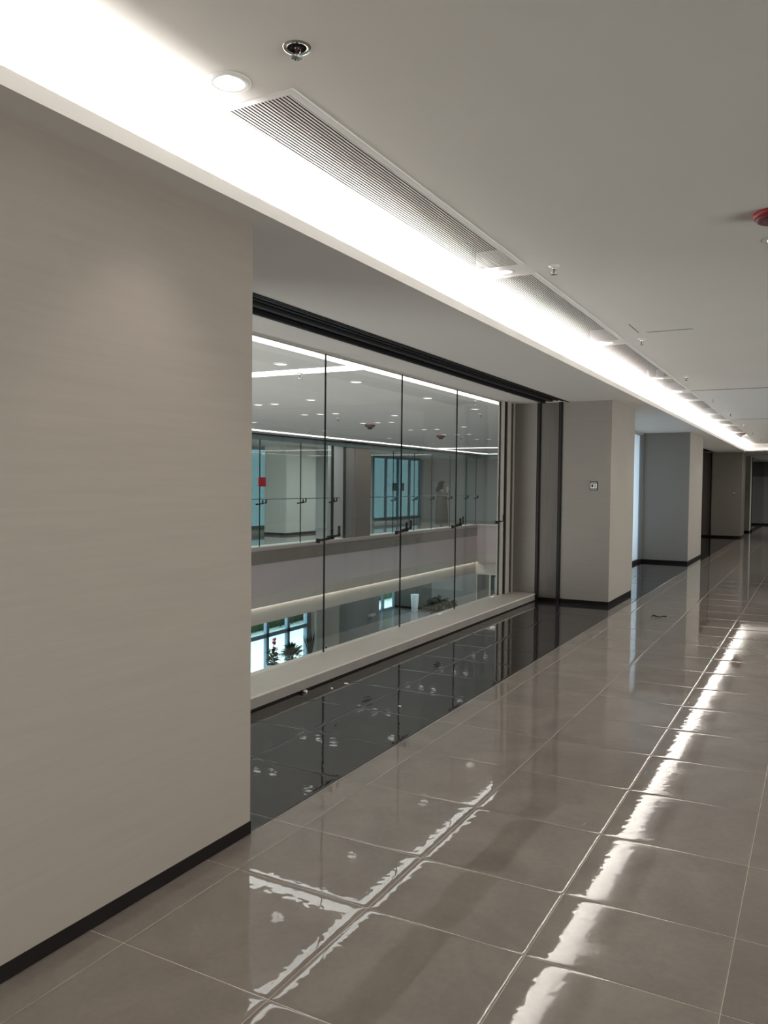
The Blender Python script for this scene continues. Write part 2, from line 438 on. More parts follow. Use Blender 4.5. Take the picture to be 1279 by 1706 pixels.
pier('wall_pier_near', 10.50, 11.95, -2.385, -3.03, 'pale square pier with a thermostat, first beyond the glazed opening')
pier('wall_pier_middle', 17.20, 19.22, -2.34, -3.75, 'bluish-lit square pier in the middle of the corridor')
pier('wall_pier_far', 27.20, 28.40, -2.16, -3.03, 'pale pier near the far end, with a small switch plate')
pier('wall_pier_end', 30.75, 31.3, -2.17, -3.75, 'narrow white pier at the end of the corridor', 'far_col')
# shutter pocket panels beside the two openings
for nm, yy, lab in (('wall_pocket_near', 10.50, 'grey-brown panel framed by two black strips beside the first pier'),
                    ('wall_pocket_far', 27.20, 'brown panel framed by black strips beside the distant pier')):
    p = tag(empty(nm, (-3.2, yy, 0)), lab, 'wall', kind='structure')
    MB().box(-0.55, 0.17, 0.004, 0.30, 0.05, ZS+0.09).build('panel', M['brown'], p)
    MB().box(-0.55, 0.17, -0.004, 0.30, 0.0, 0.05).build('skirting', M['base'], p)
    for xx, nme in ((-0.155, 'shutter_guide'), (0.14, 'shutter_guide')):
        MB().box(xx-0.012, xx+0.028, -0.03, 0.02, 0.0, ZS).build(nme, M['black'], p)
        MB().box(xx+0.004, xx+0.012, -0.031, -0.03, 0.0, ZS).build('guide_slot', M['black2'], p)
# back of the recess between the first and second pier, with its tall window
struct('wall_recess', M['pier'], [(-3.40, -3.25, 11.95, 12.30, 0.055, ZS), (-3.40, -3.25, 17.16, 17.2, 0.055, ZS), (-3.40, -3.25, 12.30, 17.16, 2.62, ZS),
       (-3.75, -3.40, 11.90, 11.95, 0, ZS), (-3.75, -3.40, 17.2, 17.25, 0, ZS), (-3.75, -3.70, 11.95, 17.2, 0, ZS), (-3.03, -3.40, 11.90, 11.95, 0, ZS)],
       'bluish recess wall around the tall window between the piers', 'wall')
struct('baseboard_recess', M['base'], [(-3.40, -3.247, 11.95, 17.2, 0, 0.055)], 'dark skirting at the foot of the bluish recess wall', 'baseboard')
wn = tag(empty('window_1', (-3.30, 14.76, 0)), 'tall daylit window in the recess between the two piers', 'window', kind='structure')
for k in range(4):
    MB().box(-0.004, 0.0, -2.32+k*1.16+0.02, -2.32+(k+1)*1.16-0.02, 0.06, 2.61).build('pane', M['frosted'], wn)
for k in range(5):
    MB().box(-0.03, 0.02, -2.33+k*1.16, -2.31+k*1.16, 0.055, 2.62).build('mullion', M['mullion'], wn)
# second opening further on
struct('wall_bay', M['pier'], [(-3.85, -3.75, 19.22, 27.2, 0.0, ZS), (-3.36, -3.20, 28.4, 30.75, 0.0, ZS)], 'recessed wall between the middle pier and the distant pier', 'wall')

# ceiling: main plane, open duct hole left free
HX0, HX1, HY0, HY1 = -1.93, -1.64, 21.45, 23.5
cb = [(-2.15, HX0, -3, 27.1, ZC, ZC+0.1), (HX1, -0.34, -3, 27.1, ZC, ZC+0.1), (-0.14, XR, -3, 27.1, ZC, ZC+0.1)]
segs = []   # strip between HX0 and HX1 cut open above each grille
GR = [(2.32, 4.71), (4.97, 7.51), (7.77, 10.27), (10.47, 11.70), (12.12, 13.01), (13.30, 15.63), (16.0, 17.0), (17.45, 18.3), (19.0, 20.95)]
DY_IN = [2.16, 4.84, 7.64, 10.37, 11.91, 15.815, 18.65, 21.2, 24.1]
DY_OUT = [-0.6, 2.16, 4.87, 7.63, 10.37, 13.1, 15.8, 18.6, 21.3, 24.0]
yy = -3.0
for a, b_ in GR + [(HY0, HY1)]:
    segs.append((HX0, HX1, yy, a)); yy = b_
segs.append((HX0, HX1, yy, 27.1)); segs.append((-0.34, -0.14, -3, 27.1))


def hole_patch(mb, x0, x1, y0, y1, cx_, cy_, r, z):
    """square ceiling patch with a round hole and a short sleeve above it"""
    n = 32; k = len(mb.v)
    for i in range(n):
        a = 2*PI*(i+0.5)/n; c, s_ = math.cos(a), math.sin(a)
        t = min(((x1-cx_) if c > 0 else (cx_-x0))/max(abs(c), 1e-6), ((y1-cy_) if s_ > 0 else (cy_-y0))/max(abs(s_), 1e-6))
        mb.v += [(cx_+r*c, cy_+r*s_, z), (cx_+t*c, cy_+t*s_, z), (cx_+r*c, cy_+r*s_, z+0.1)]
    for i in range(n):
        j = (i+1) % n
        mb.f += [(k+3*i, k+3*j, k+3*j+1, k+3*i+1), (k+3*i, k+3*i+2, k+3*j+2, k+3*j)]; mb.sm += [0, 0]
    for (qx, qy) in ((x0, y0), (x1, y0), (x1, y1), (x0, y1)):   # corners between the radial quads
        best = sorted(range(n), key=lambda i: (mb.v[k+3*i+1][0]-qx)**2+(mb.v[k+3*i+1][1]-qy)**2)[:2]
        kk = len(mb.v); mb.v.append((qx, qy, z)); mb.f.append((k+3*best[0]+1, k+3*best[1]+1, kk)); mb.sm.append(0)


cm = MB()
for bx_ in cb: cm.box(*bx_)
for x0, x1, ya, yb in segs:
    cxh = -1.785 if x0 < -1 else -0.24
    hs = [v_ for v_ in (DY_IN if x0 < -1 else DY_OUT) if ya < v_ < yb]
    cur = ya
    for v_ in hs:
        h = min(0.1, v_-ya, yb-v_)
        if v_-h > cur+1e-4: cm.box(x0, x1, cur, v_-h, ZC, ZC+0.1)
        hole_patch(cm, x0, x1, v_-h, v_+h, cxh, v_, 0.055 if x0 > -1 or v_ < 3 else 0.047, ZC)
        cur = v_+h
    if yb > cur+1e-4: cm.box(x0, x1, cur, yb, ZC, ZC+0.1)
cm.box(-2.2, XR, -3, 27.1, ZC+0.5, ZC+0.52)
tag(cm.build('ceiling', M['plaster']), 'smooth pale corridor ceiling with grilles, sprinklers and downlights', 'ceiling', kind='structure')
struct('ceiling_plenum', M['void'], [(HX0-0.05, HX1+0.05, -3, 27, ZC+0.42, ZC+0.46), (HX0-0.06, HX0-0.01, -3, 27, ZC+0.1, ZC+0.42), (HX1+0.01, HX1+0.06, -3, 27, ZC+0.1, ZC+0.42)],
       'dark duct void above the long ceiling grilles', 'ceiling')
# soffit over the openings
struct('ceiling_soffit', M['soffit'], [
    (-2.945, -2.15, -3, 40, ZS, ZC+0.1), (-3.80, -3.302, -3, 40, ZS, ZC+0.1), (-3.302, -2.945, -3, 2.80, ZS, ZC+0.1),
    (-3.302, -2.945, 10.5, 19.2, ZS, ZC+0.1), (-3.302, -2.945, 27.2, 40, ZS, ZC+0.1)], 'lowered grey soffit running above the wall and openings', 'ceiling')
struct('trim_1', M['soffit'], [(-2.15, -2.055, -3, 27.0, ZS, ZS+0.014), (-2.069, -2.055, -3, 27.0, ZS+0.014, 2.7205)],
       'pale cove lip along the soffit edge hiding the light line', 'cove')
struct('trim_2', M['soffit'], [(-2.069, XR, 27.0, 27.014, ZS, 2.7205), (-2.15, XR, 27.0, 27.10, ZS, ZS+0.014)],
       'pale cove lip turning across the far end of the corridor', 'cove')
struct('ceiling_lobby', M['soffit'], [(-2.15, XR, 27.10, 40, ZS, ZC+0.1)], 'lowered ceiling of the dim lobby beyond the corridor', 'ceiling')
led = MB(); led.box(-2.14, -2.12, -3, 27.0, ZS+0.014, ZS+0.020)
tag(led.build('led_line', M['led_line']), 'bright LED line lying in the cove along the soffit', 'light strip')
# black shutter track in the soffit, ridged
for nm, a, b_, lab in (('trim_3', 2.80, 10.5, 'ridged black shutter track in the soffit above the glass doors'),
                       ('trim_4', 19.2, 27.2, 'black shutter track in the soffit of the second opening')):
    t = tag(empty(nm, (-3.12, a, ZS)), lab, 'track', kind='structure')
    L = b_-a
    MB().box(-0.182, 0.175, 0, L, 0.05, 0.10).build('slot_back', M['black'], t)
    for x0, x1, z0, mt in ((0.155, 0.177, -0.006, 'black'), (0.075, 0.10, 0.012, 'black2'), (0.00, 0.03, 0.02, 'black'), (-0.09, -0.05, 0.01, 'black2'), (-0.184, -0.15, -0.006, 'black')):
        MB().box(x0, x1, 0, L, z0, 0.05).build('rail', M[mt], t)
# movement joints and the hatch outline in the ceiling
for nm, bx, lab in (('trim_5', [(-1.62, XR, 11.90, 11.914, ZC-0.004, ZC), ], 'thin dark joint line crossing the ceiling after the fourth grille'),
                    ('trim_6', [(-1.62, XR, 17.19, 17.21, ZC-0.004, ZC)], 'thin dark joint line crossing the ceiling further down the corridor'),
                    ('trim_7', [(-1.437, -1.433, 6.85, 7.27, ZC-0.002, ZC), (-1.37, -0.99, 7.27, 7.278, ZC-0.002, ZC)], 'faint hatch outline in the ceiling beside the second grille')):
    struct(nm, M['black2'], bx, lab, 'trim')

# ------------------------------------------------------------------ sill and near glass doors
sill = tag(empty('window_sill', (-3.36, 2.8, 0)), 'long cream stone sill under the glass doors', 'sill', kind='structure')
MB().box(-0.44, 0.0, 0, 7.7, 0.0, 0.085).build('riser', M['stone_shaded'], sill)
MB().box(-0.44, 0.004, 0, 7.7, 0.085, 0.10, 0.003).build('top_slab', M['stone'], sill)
MB().box(0.0, 0.006, 0, 7.7, 0.0, 0.012).build('sealant_line', M['base'], sill)
s2 = copy_tree(sill); s2.location = (-3.36, 19.5, 0); s2['label'] = 'cream stone sill of the second opening beyond the middle pier'


def handle(parent, y, x, s=1.0):
    """black L lever bolt: knob, arm and two short uprights"""
    h = MB()
    h.tube([(x+0.022, y-0.14, 1.072), (x+0.022, y+0.115, 1.084)], 0.0105*s)
    h.rings([(1.055, 0.018*s), (1.089, 0.018*s)], 10, cx=x+0.022, cy=y-0.135)
    o = h.build('handle', M['black'], parent)
    MB().tube([(x+0.024, y+0.082, 1.078), (x+0.024, y+0.082, 1.166)], 0.0125*s).build('lever', M['black'], o)
    b_ = MB(); b_.tube([(x-0.03, y+0.09, 1.088), (x-0.03, y+0.30, 1.094)], 0.0105*s)
    b_.tube([(x-0.03, y+0.285, 1.09), (x-0.03, y+0.285, 1.178)], 0.0125*s)
    b_.tube([(x-0.03, y+0.10, 1.088), (x+0.022, y+0.10, 1.082)], 0.009*s)
    b_.build('lever', M['black'], o)
    return o


joints = [2.95, 4.37, 5.79, 7.21, 8.60, 10.02]
names = ['hidden behind the end of the taupe wall', 'nearest fully visible, beside the taupe wall', 'second from the taupe wall', 'third from the taupe wall', 'last before the aluminium jamb']
for i in range(5):
    a, b_ = joints[i], joints[i+1]
    d = tag(empty('door_%d' % (i+1), (XG, a, 0.1)), 'clear frameless glass door leaf, '+names[i], 'door', kind='structure')
    MB().box(-0.006, 0.006, 0.006, b_-a-0.006, 0.004, 2.56).build('pane', M['glass'], d)
    MB().box(-0.007, 0.007, b_-a-0.006, b_-a, 0.004, 2.56).build('edge_seal', M['glass_edge'], d)
    MB().box(-0.02, 0.02, 0.0, b_-a, 2.552, 2.565).build('top_rail', M['alu'], d)
    if i >= 1:
        handle(d, b_-a, 0.0).location = (0, 0, -0.1)
jm = tag(empty('door_jamb', (XG, 10.03, 0.1)), 'slim aluminium jamb with black gaskets at the end of the glass doors', 'door frame', kind='structure')
MB().box(-0.03, 0.03, 0.0, 0.085, 0, 2.565).build('stile', M['alu'], jm)
MB().box(-0.022, 0.02, 0.085, 0.185, 0, 2.565).build('gasket', M['black'], jm)
MB().box(-0.03, 0.035, 0.185, 0.33, 0, 2.565).build('stile', M['alu'], jm)
MB().box(-0.022, 0.02, 0.33, 0.40, 0, 2.565).build('gasket', M['black'], jm)
MB().box(-0.04, 0.04, 0.40, 0.47, 0, 2.565).build('stile', M['alu'], jm)
struct('wall_return', M['pier'], [(-3.80, -3.36, 10.5, 10.66, 0.1, ZS)], 'short grey return wall between the glass doors and the shutter pocket', 'wall')

# ------------------------------------------------------------------ ceiling grilles
ordn = ['first and longest', 'second', 'third', 'fourth', 'fifth', 'sixth', 'seventh', 'eighth', 'ninth']
for gi, (a, b_) in enumerate(GR):
    v = tag(empty('ceiling_vent', (-1.785, a, ZC)), 'long white linear ceiling grille, the %s along the cove counted from the camera' % ordn[gi], 'vent', 'linear ceiling grilles beside the cove')
    L = b_-a
    fr = MB()
    fr.box(-0.170, -0.140, -0.03, L+0.03, -0.005, 0.004); fr.box(0.135, 0.168, -0.03, L+0.03, -0.005, 0.004)
    fr.box(-0.140, 0.135, -0.03, 0.0, -0.005, 0.004); fr.box(-0.140, 0.135, L, L+0.03, -0.005, 0.004)
    fr.build('frame', M['white'], v)
    nb = 18; bw = 0.275/nb
    me = MB().box(-0.0028, 0.0028, 0, L, -0.004, -0.0005).mesh('blade', M['blade'])
    for k in range(nb):
        o = D.objects.new('blade', me); COL.objects.link(o); o.parent = v
        o.location = (-0.140+bw*(k+0.5), 0, 0)
    bc = MB(); bc.box(-0.14, 0.135, 0, L, 0.30, 0.31); bc.box(-0.145, -0.14, 0, L, 0.004, 0.31); bc.box(0.135, 0.14, 0, L, 0.004, 0.31)
    bc.build('backing', M['void'], v)
# open duct hole
v = tag(empty('ceiling_vent', (-1.785, HY0, ZC)), 'open ceiling duct hole without its grille, near the far end', 'vent')
L = HY1-HY0
fr = MB(); fr.box(0.135, 0.165, -0.03, L+0.03, -0.005, 0.004); fr.box(-0.165, 0.135, L, L+0.03, -0.005, 0.004); fr.box(-0.165, 0.135, -0.03, 0, -0.005, 0.004)
fr.build('frame', M['white'], v)
db = MB(); db.box(-0.14, 0.14, 0, L, 0.16, 0.18); db.tube([(-0.07, 0, 0.13), (-0.07, L, 0.13)], 0.045); db.tube([(0.06, 0, 0.13), (0.06, L, 0.13)], 0.03)
db.build('duct', M['rust'], v)


# ------------------------------------------------------------------ downlights
def make_downlight():
    d = empty('downlight')
    R = 0.066
    MB().rings([(0.0, 0.052), (-0.004, 0.054), (-0.006, 0.062), (-0.003, R+0.008), (0.0, R+0.009)], 32, (False, False)).build('trim_ring', M['white'], d)
    MB().rings([(-0.005, 0.0535), (0.002, 0.052), (0.02, 0.044), (0.034, 0.030)], 32, (False, False)).build('reflector', M['reflector'], d)
    MB().rings([(0.034, 0.031), (0.040, 0.030)], 24, (True, True)).build('lens', M['lens'], d)
    return d


def make_surface_light():
    d = empty('downlight')
    MB().rings([(0.0, 0.076), (-0.006, 0.074), (-0.009, 0.066), (-0.004, 0.058)], 24, (False, False)).build('trim_ring', M['white'], d)
    MB().rings([(0.0, 0.06), (-0.0045, 0.059)], 20).build('lens', M['lens_soft'], d)
    return d


DL = make_downlight(); DLA = make_surface_light()
used = [False, False]


def place_downlight(x, y, z, label, group=None, watts=0.0, blend=0.7, ang=80, s=1.0):
    i = 1 if z < 2.8 else 0
    o = (DL, DLA)[i] if not used[i] else copy_tree((DL, DLA)[i])
    used[i] = True
    o.location = (x, y, z-0.0005); o.scale = (s, s, s)
    if 'group' in o: del o['group']
    tag(o, label, 'light', group)
    if watts:
        sp_ = D.lights.new('downlight_lamp', 'SPOT'); sp_.energy = watts; sp_.spot_size = math.radians(ang); sp_.spot_blend = blend
        sp_.shadow_soft_size = 0.03; sp_.color = (1.0, 0.93, 0.85)
        so = D.objects.new('downlight_lamp', sp_); COL.objects.link(so); so.location = (x, y, z-0.012)
    return o


dy = DY_IN
dlab = ['round recessed downlight before the first grille', 'small downlight between the first and second grilles', 'small downlight between the second and third grilles',
        'small downlight between the third and fourth grilles', 'small downlight after the fourth grille', 'small downlight after the sixth grille', 'small downlight after the seventh grille',
        'small downlight before the open duct hole', 'last small downlight beside the cove']
for yv, lb in zip(dy, dlab):
    xx = -1.785
    place_downlight(xx, yv, ZC, lb, 'downlights beside the cove', DOWN_W, s=1.0 if yv < 3 else 0.85)
for k, yv in enumerate(DY_OUT):
    lb = 'round downlight below the red alarm at the frame edge' if k == 2 else 'round downlight in the outer ceiling row, %s' % ['behind the camera', 'level with the first grille', '', 'level with the third grille', 'level with the first pier', 'level with the recess window', 'just before the middle pier', 'level with the middle pier', 'past the middle pier', 'near the lobby'][k]
    place_downlight(-0.24, yv, ZC, lb, 'outer row of corridor downlights', DOWN_W)

# ------------------------------------------------------------------ sprinklers
def make_sprinkler(big=False):
    s = empty('sprinkler')
    if big:
        MB().rings([(0.0, 0.030), (-0.003, 0.031), (-0.004, 0.042), (0.0, 0.045)], 28, (False, False)).build('escutcheon', M['chrome'], s)
        MB().rings([(-0.001, 0.031), (-0.0012, 0.001)], 24, (True, True)).build('recess', M['void'], s)  # flat disc; the socket's shade is only its dark colour
    else:
        MB().rings([(0.0, 0.034), (-0.004, 0.034), (-0.009, 0.016), (-0.010, 0.012)], 24, (True, True)).build('escutcheon', M['white'], s)
    MB().rings([(0.0, 0.010), (-0.020, 0.010), (-0.022, 0.007), (-0.026, 0.007)], 12).build('body', M['chrome'], s)
    y_ = MB(); y_.tube([(-0.006, 0, -0.018), (-0.015, 0, -0.028), (-0.012, 0, -0.042), (0, 0, -0.050)], 0.0024, 6)
    y_.tube([(0.006, 0, -0.018), (0.015, 0, -0.028), (0.012, 0, -0.042), (0, 0, -0.050)], 0.0024, 6)
    y_.build('yoke', M['chrome'], s)
    MB().tube([(0, 0, -0.024), (0, 0, -0.046)], 0.0032, 8).build('bulb', M['bulb'], s)
    df = MB(); df.rings([(-0.050, 0.006), (-0.0515, 0.006)], 12)
    for k in range(10):
        a = 2*PI*k/10; c, s_ = math.cos(a), math.sin(a)
        k0 = len(df.v)
        for rr, ww, z in ((0.005, 0.002, -0.0505), (0.019, 0.0042, -0.0525)):
            df.v += [(rr*c-ww*s_, rr*s_+ww*c, z), (rr*c+ww*s_, rr*s_-ww*c, z), (rr*c-ww*s_, rr*s_+ww*c, z-0.0015), (rr*c+ww*s_, rr*s_-ww*c, z-0.0015)]
        for f in ((0, 4, 5, 1), (2, 3, 7, 6), (4, 6, 7, 5), (0, 2, 6, 4), (1, 5, 7, 3)):
            df.f.append(tuple(k0+i for i in f)); df.sm.append(0)
    df.build('deflector', M['chrome'], s)
    return s


sp1 = make_sprinkler(True); sp1.location = (-1.46, 2.09, ZC)
for ch in sp1.children:
    if ch.name.split('.')[0] not in ('escutcheon', 'recess'): ch.location.z = 0.024
tag(sp1, 'recessed chrome sprinkler head with a dark socket beside the first downlight', 'sprinkler')
spp = None
sl = ['beside the downlight after the first grille', 'beside the ceiling hatch outline', 'before the first ceiling joint', 'after the first ceiling joint', 'before the second ceiling joint', 'after the second ceiling joint', 'near the open duct hole', 'last before the lobby']
for k, yv in enumerate([4.85, 7.59, 10.32, 13.08, 15.75, 18.5, 21.2, 24.0]):
    if spp is None: spp = make_sprinkler(); o = spp
    else: o = copy_tree(spp)
    o.location = (-1.47, yv, ZC)
    tag(o, 'small pendent sprinkler head, '+sl[k], 'sprinkler', 'pendent sprinklers along the corridor')

# red fire alarm
al = tag(empty('fire_alarm', (-0.235, 4.40, ZC)), 'red round fire alarm sounder on the ceiling', 'alarm')
MB().rings([(0.0, 0.094), (-0.006, 0.097), (-0.022, 0.094), (-0.028, 0.086)], 40, (False, True)).build('housing', M['red'], al)
MB().rings([(-0.028, 0.082), (-0.039, 0.078), (-0.043, 0.070)], 40, (False, True)).build('rim', M['redgrey'], al)

# thermostat and switch plate
th = tag(empty('thermostat', (-2.60, 10.499, 1.56)), 'square wall thermostat with dark frame on the first pier', 'thermostat')
MB().box(-0.047, 0.047, -0.009, 0.0, -0.058, 0.058).build('back_plate', M['black2'], th)
MB().box(-0.040, 0.040, -0.013, -0.009, -0.030, 0.030).build('face', M['white'], th)
MB().box(-0.030, -0.004, -0.0145, -0.013, -0.018, 0.020).build('screen', M['black2'], th)
bt = MB()
for z in (-0.016, 0.0, 0.016): bt.box(0.008, 0.028, -0.0145, -0.013, z-0.004, z+0.004)
bt.build('button', M['black2'], th)
MB().box(-0.040, 0.040, -0.013, -0.009, 0.036, 0.050).build('top_bar', M['alu'], th)
MB().box(-0.040, 0.040, -0.013, -0.009, -0.050, -0.036).build('bottom_bar', M['alu'], th)
t2 = copy_tree(th); t2.location = (-2.385, 27.199, 1.40); t2['label'] = 'small switch plate on the distant pier'

# ------------------------------------------------------------------ lobby beyond the corridor
ew = tag(empty('wall_end', (-2.2, 37.4, 0)), 'dim end wall of the lobby with pale doors', 'wall', kind='structure')
MB().box(-1.6, 4.0, 0, 0.12, 0, ZS).build('surface', M['lobby_grey'], ew)
MB().box(-1.6, 4.0, -0.01, 0, 0, 0.07).build('skirting', M['base'], ew)
MB().box(0.02, 1.1, -0.03, 0.0, 2.05, ZS).build('head_panel', M['lobby_dark'], ew)
for xx in (0.0, 0.62, 1.24): MB().box(xx-0.04, xx+0.01, -0.04, 0, 0.07, 2.05).build('frame', M['alu'], ew)
gp = tag(empty('window_2', (-2.15, 31.3, 0)), 'smoked glass partition along the side of the dim lobby', 'window', kind='structure')
for k in range(4):
    MB().box(-0.01, 0.01, k*1.5+0.01, k*1.5+1.49, 0.08, ZS-0.02).build('pane', M['smoked'], gp)
MB().box(-0.03, 0.03, 0, 6.1, 0, 0.08).build('base_rail', M['black'], gp)
struct('wall_lobby', M['lobby_dark'], [(-5.2, -5.1, 31.3, 40, 0, ZS), (-5.2, -2.2, 31.25, 31.3, 0, ZS), (-5.2, -3.8, 31.3, 40, -0.1, -0.003), (-5.2, -3.75, 31.3, 40, ZS, ZS+0.1), (-5.2, -3.8, 39.9, 40, 0, ZS), (-3.8, XR, 39.9, 40.0, 0, ZC)],
       'dark room walls behind the smoked partition', 'wall')

# ------------------------------------------------------------------ atrium shell
struct('ceiling_atrium', M['atrium_plaster'], [(-15.4, -3.80, -2, 36, ZA, ZA+0.2)], 'broad grey ceiling over the atrium and opposite gallery', 'ceiling')
struct('wall_atrium', M['cream'], [(-3.9, -3.80, -2, 31.2, ZL, -0.10), (-3.80, -3.78, -2, 2.8, -0.1, ZA), (-3.80, -3.78, 10.66, 31.2, -0.1, ZA),
                                  (-15.5, -3.80, -2.1, -2.0, ZL, ZA), (-3.86, -3.70, -3, 31.2, -0.2, 0.0)], 'plain pale atrium side wall below the corridor', 'wall')
struct('floor_lobby', M['lobby_floor'], [(-15.5, -3.8, -2, 35.0, ZL-0.1, ZL), (-18.4, -15.5, 28.0, 35.0, ZL-0.1, ZL)], 'polished grey floor of the lobby one storey below', 'floor')
struct('floor_gallery', M['tile_far'], [(-15.4, XF+0.05, -2, 33, -0.3, 0.0), (-11.1, -3.9, YE+0.05, 33, -0.3, 0.0)], 'polished floor of the opposite gallery', 'floor')


def gallery_edge(name, x0, x1, y0, y1, ox, oy, label):
    """cladding, projecting ledge, lit recess and soffit of the gallery edge; ox/oy is the outward normal"""
    t = tag(empty(name), label, 'parapet', kind='structure')
    def bx(off0, off1, z0, z1, nme, mt):
        if ox: MB().box(XF+off0, XF+off1, y0, y1, z0, z1).build(nme, M[mt], t)
        else: MB().box(x0, x1, YE-off1, YE-off0, z0, z1).build(nme, M[mt], t)
    bx(-0.30, 0.04, -1.02, 0.06, 'cladding', 'pink')
    bx(-0.30, 0.07, 0.06, 0.10, 'sill', 'cream')
    bx(-0.30, 0.10, -1.05, -1.02, 'ledge_cap', 'cream')
    bx(0.06, 0.10, -1.27, -1.05, 'ledge', 'cream')
    bx(-0.30, 0.0, -1.68, -1.05, 'recess', 'cream')
    return t


gallery_edge('wall_parapet', 0, 0, -2, YE, 1, 0, 'mauve clad gallery parapet with a lit ledge opposite the glass doors')
gallery_edge('wall_parapet_end', XF, -3.9, 0, 0, 0, -1, 'mauve clad gallery parapet across the end of the atrium')

# linear lights in the atrium ceiling
def strip(bx, label):
    x0, x1, y0, y1 = bx
    o = tag(empty('light_strip', ((x0+x1)/2, (y0+y1)/2, ZA-0.0005)), label, 'light strip')
    hx, hy = (x1-x0)/2, (y1-y0)/2
    MB().box(-hx, hx, -hy, hy, -0.006, 0.0).build('diffuser', M['led'], o)
    h = MB(); t = 0.012
    h.box(-hx-t, -hx, -hy-t, hy+t, -0.008, 0); h.box(hx, hx+t, -hy-t, hy+t, -0.008, 0)
    if hx > hy:
        pass
    h.build('edge_trim', M['atrium_plaster'], o)
    return o


strip((-4.0, -3.815, -1.0, 27.0), 'long linear ceiling light running just beyond the glass doors')
strip((-10.45, -4.015, 6.66, 6.92), 'linear ceiling light crossing the atrium, nearer one')
strip((-10.45, -4.015, 22.70, 22.95), 'linear ceiling light crossing the atrium, distant one')
strip((-10.75, -10.47, -1.0, 27.2), 'long linear ceiling light above the opposite gallery glass')
strip((-10.75, -4.015, 27.22, 27.5), 'linear ceiling light along the end of the atrium')

# atrium downlights
adl = [(-4.67, 3.6), (-4.67, 6.45), (-4.70, 7.95), (-4.68, 9.81), (-4.68, 11.5), (-4.68, 14.3), (-6.28, 9.39), (-6.36, 12.05), (-6.3, 14.9), (-6.3, 17.5)]
adl += [(x, y) for y in (9.66, 11.35, 13.33, 15.35, 17.1, 19.1, 21.2, 25.0) for x in (-7.72, -7.40, -7.10)]
adl += [(x, y) for y in (12.4, 14.9, 17.9, 20.5) for x in (-9.6,)]
adl = [(x*0.974, y*0.974) for x, y in adl]
ordw = ['first', 'second', 'third', 'fourth', 'fifth', 'sixth', 'seventh', 'eighth', 'ninth', 'tenth']
seen_rows = {}
for k, (x, y) in enumerate(adl):
    if x > -5: row, grp = 'near row along the glass doors', 'atrium downlights along the glass doors'
    elif x > -6.4: row, grp = 'sparse middle row', 'atrium downlights of the sparse middle row'
    elif x > -8:
        j = (k-10) % 3; row = ('far line', 'centre line', 'near line')[j]+' of the triple row'; grp = 'atrium downlights of the triple row'
    else: row, grp = 'row before the opposite gallery', 'atrium downlights before the opposite gallery'
    n_ = seen_rows.get(row, 0); seen_rows[row] = n_+1
    place_downlight(x, y, ZA, 'small round atrium downlight, %s in the %s' % (ordw[n_], row), grp, 0, s=1.0)
for (x, y), lb in zip([(-4.72, 6.5+0.35), (-7.3, 11.75), (-9.6, 14.3), (-4.75, 11.9), (-7.45, 17.45), (-4.05, 9.95)],
                      ['beside the nearer crossing light', 'behind the triple row', 'near the opposite gallery', 'behind the last single downlight', 'between two distant triple rows', 'hanging under the long linear light']):
    o = copy_tree(spp); o.location = (x, y, ZA-0.004 if x < -4.3 else ZA-0.008); o.scale = (1.25, 1.25, 1.25)
    tag(o, 'dark little sprinkler on the atrium ceiling, '+lb, 'sprinkler', 'atrium ceiling sprinklers')
for (x, y), lb in zip([(-7.62, 13.42), (-7.72, 16.9)], ['nearer of the two', 'more distant of the two']):
    a = tag(empty('smoke_detector', (x, y, ZA)), 'dark round detector on the atrium ceiling, '+lb, 'detector', 'atrium ceiling detectors')
    MB().rings([(0.0, 0.10), (-0.03, 0.10), (-0.05, 0.08)], 24, (False, True)).build('base', M['redgrey'], a)
    MB().rings([(-0.05, 0.05), (-0.085, 0.045)], 20, (False, True)).build('sensor', M['black2'], a)

# ------------------------------------------------------------------ opposite gallery glazing
fj = [11.8, 13.2, 14.68, 16.31, 17.75]
fj2 = [19.75, 21.16, 22.57, 23.85, 25.32, 26.76, 27.7]
idx = 6
def fdoor(a, b_, lab, hnd=True):
    global idx
    d = tag(empty('door_%d' % idx, (XF, a, 0.1)), lab, 'door', kind='structure'); idx += 1
    MB().box(-0.006, 0.006, 0.008, b_-a-0.008, 0.004, 2.44).build('pane', M['glass_far'], d)
    MB().box(-0.008, 0.008, b_-a-0.010, b_-a+0.010, 0.004, 2.44).build('edge_seal', M['glass_edge'], d)
    if hnd: handle(d, b_-a, 0.0, 1.3).location = (0, 0, -0.1)
fl = ['out of sight beside the taupe wall', 'behind the red notice', 'right before the pale column', 'just after the pale column', '', '']
for i in range(len(fj)-1): fdoor(fj[i], fj[i+1], 'opposite gallery glass door leaf, '+['hidden by the taupe wall', 'first seen past the taupe wall', 'in front of the pale column', 'next to the dark shutter pocket'][i])
for i in range(len(fj2)-1): fdoor(fj2[i], fj2[i+1], 'opposite gallery glass door leaf, '+['next to the beige pier', 'second after the beige pier', 'third after the beige pier', 'in front of the standing person', 'just beyond the standing person', 'last at the atrium corner'][i])
struct('trim_8', M['steel'], [(XF-0.05, XF+0.05, -2, YE, 2.54, ZA-0.02), (XF-0.05, -3.9, YE, YE+0.1, 2.54, ZA-0.02)], 'dark green head beam over the opposite gallery glass', 'beam')
struct('trim_9', M['black'], [(XF-0.02, XF+0.06, -2, YE, ZA-0.045, ZA-0.02)], 'thin dark lintel frame above the opposite gallery glass', 'trim')
hr = tag(empty('handrail', (XF-0.18, 11.8, 1.18)), 'thin dark handrail line behind the opposite gallery glass', 'rail', kind='structure')
MB().tube([(0, 0, 0), (0, 7.0, 0)], 0.011).build('bar', M['steel'], hr)
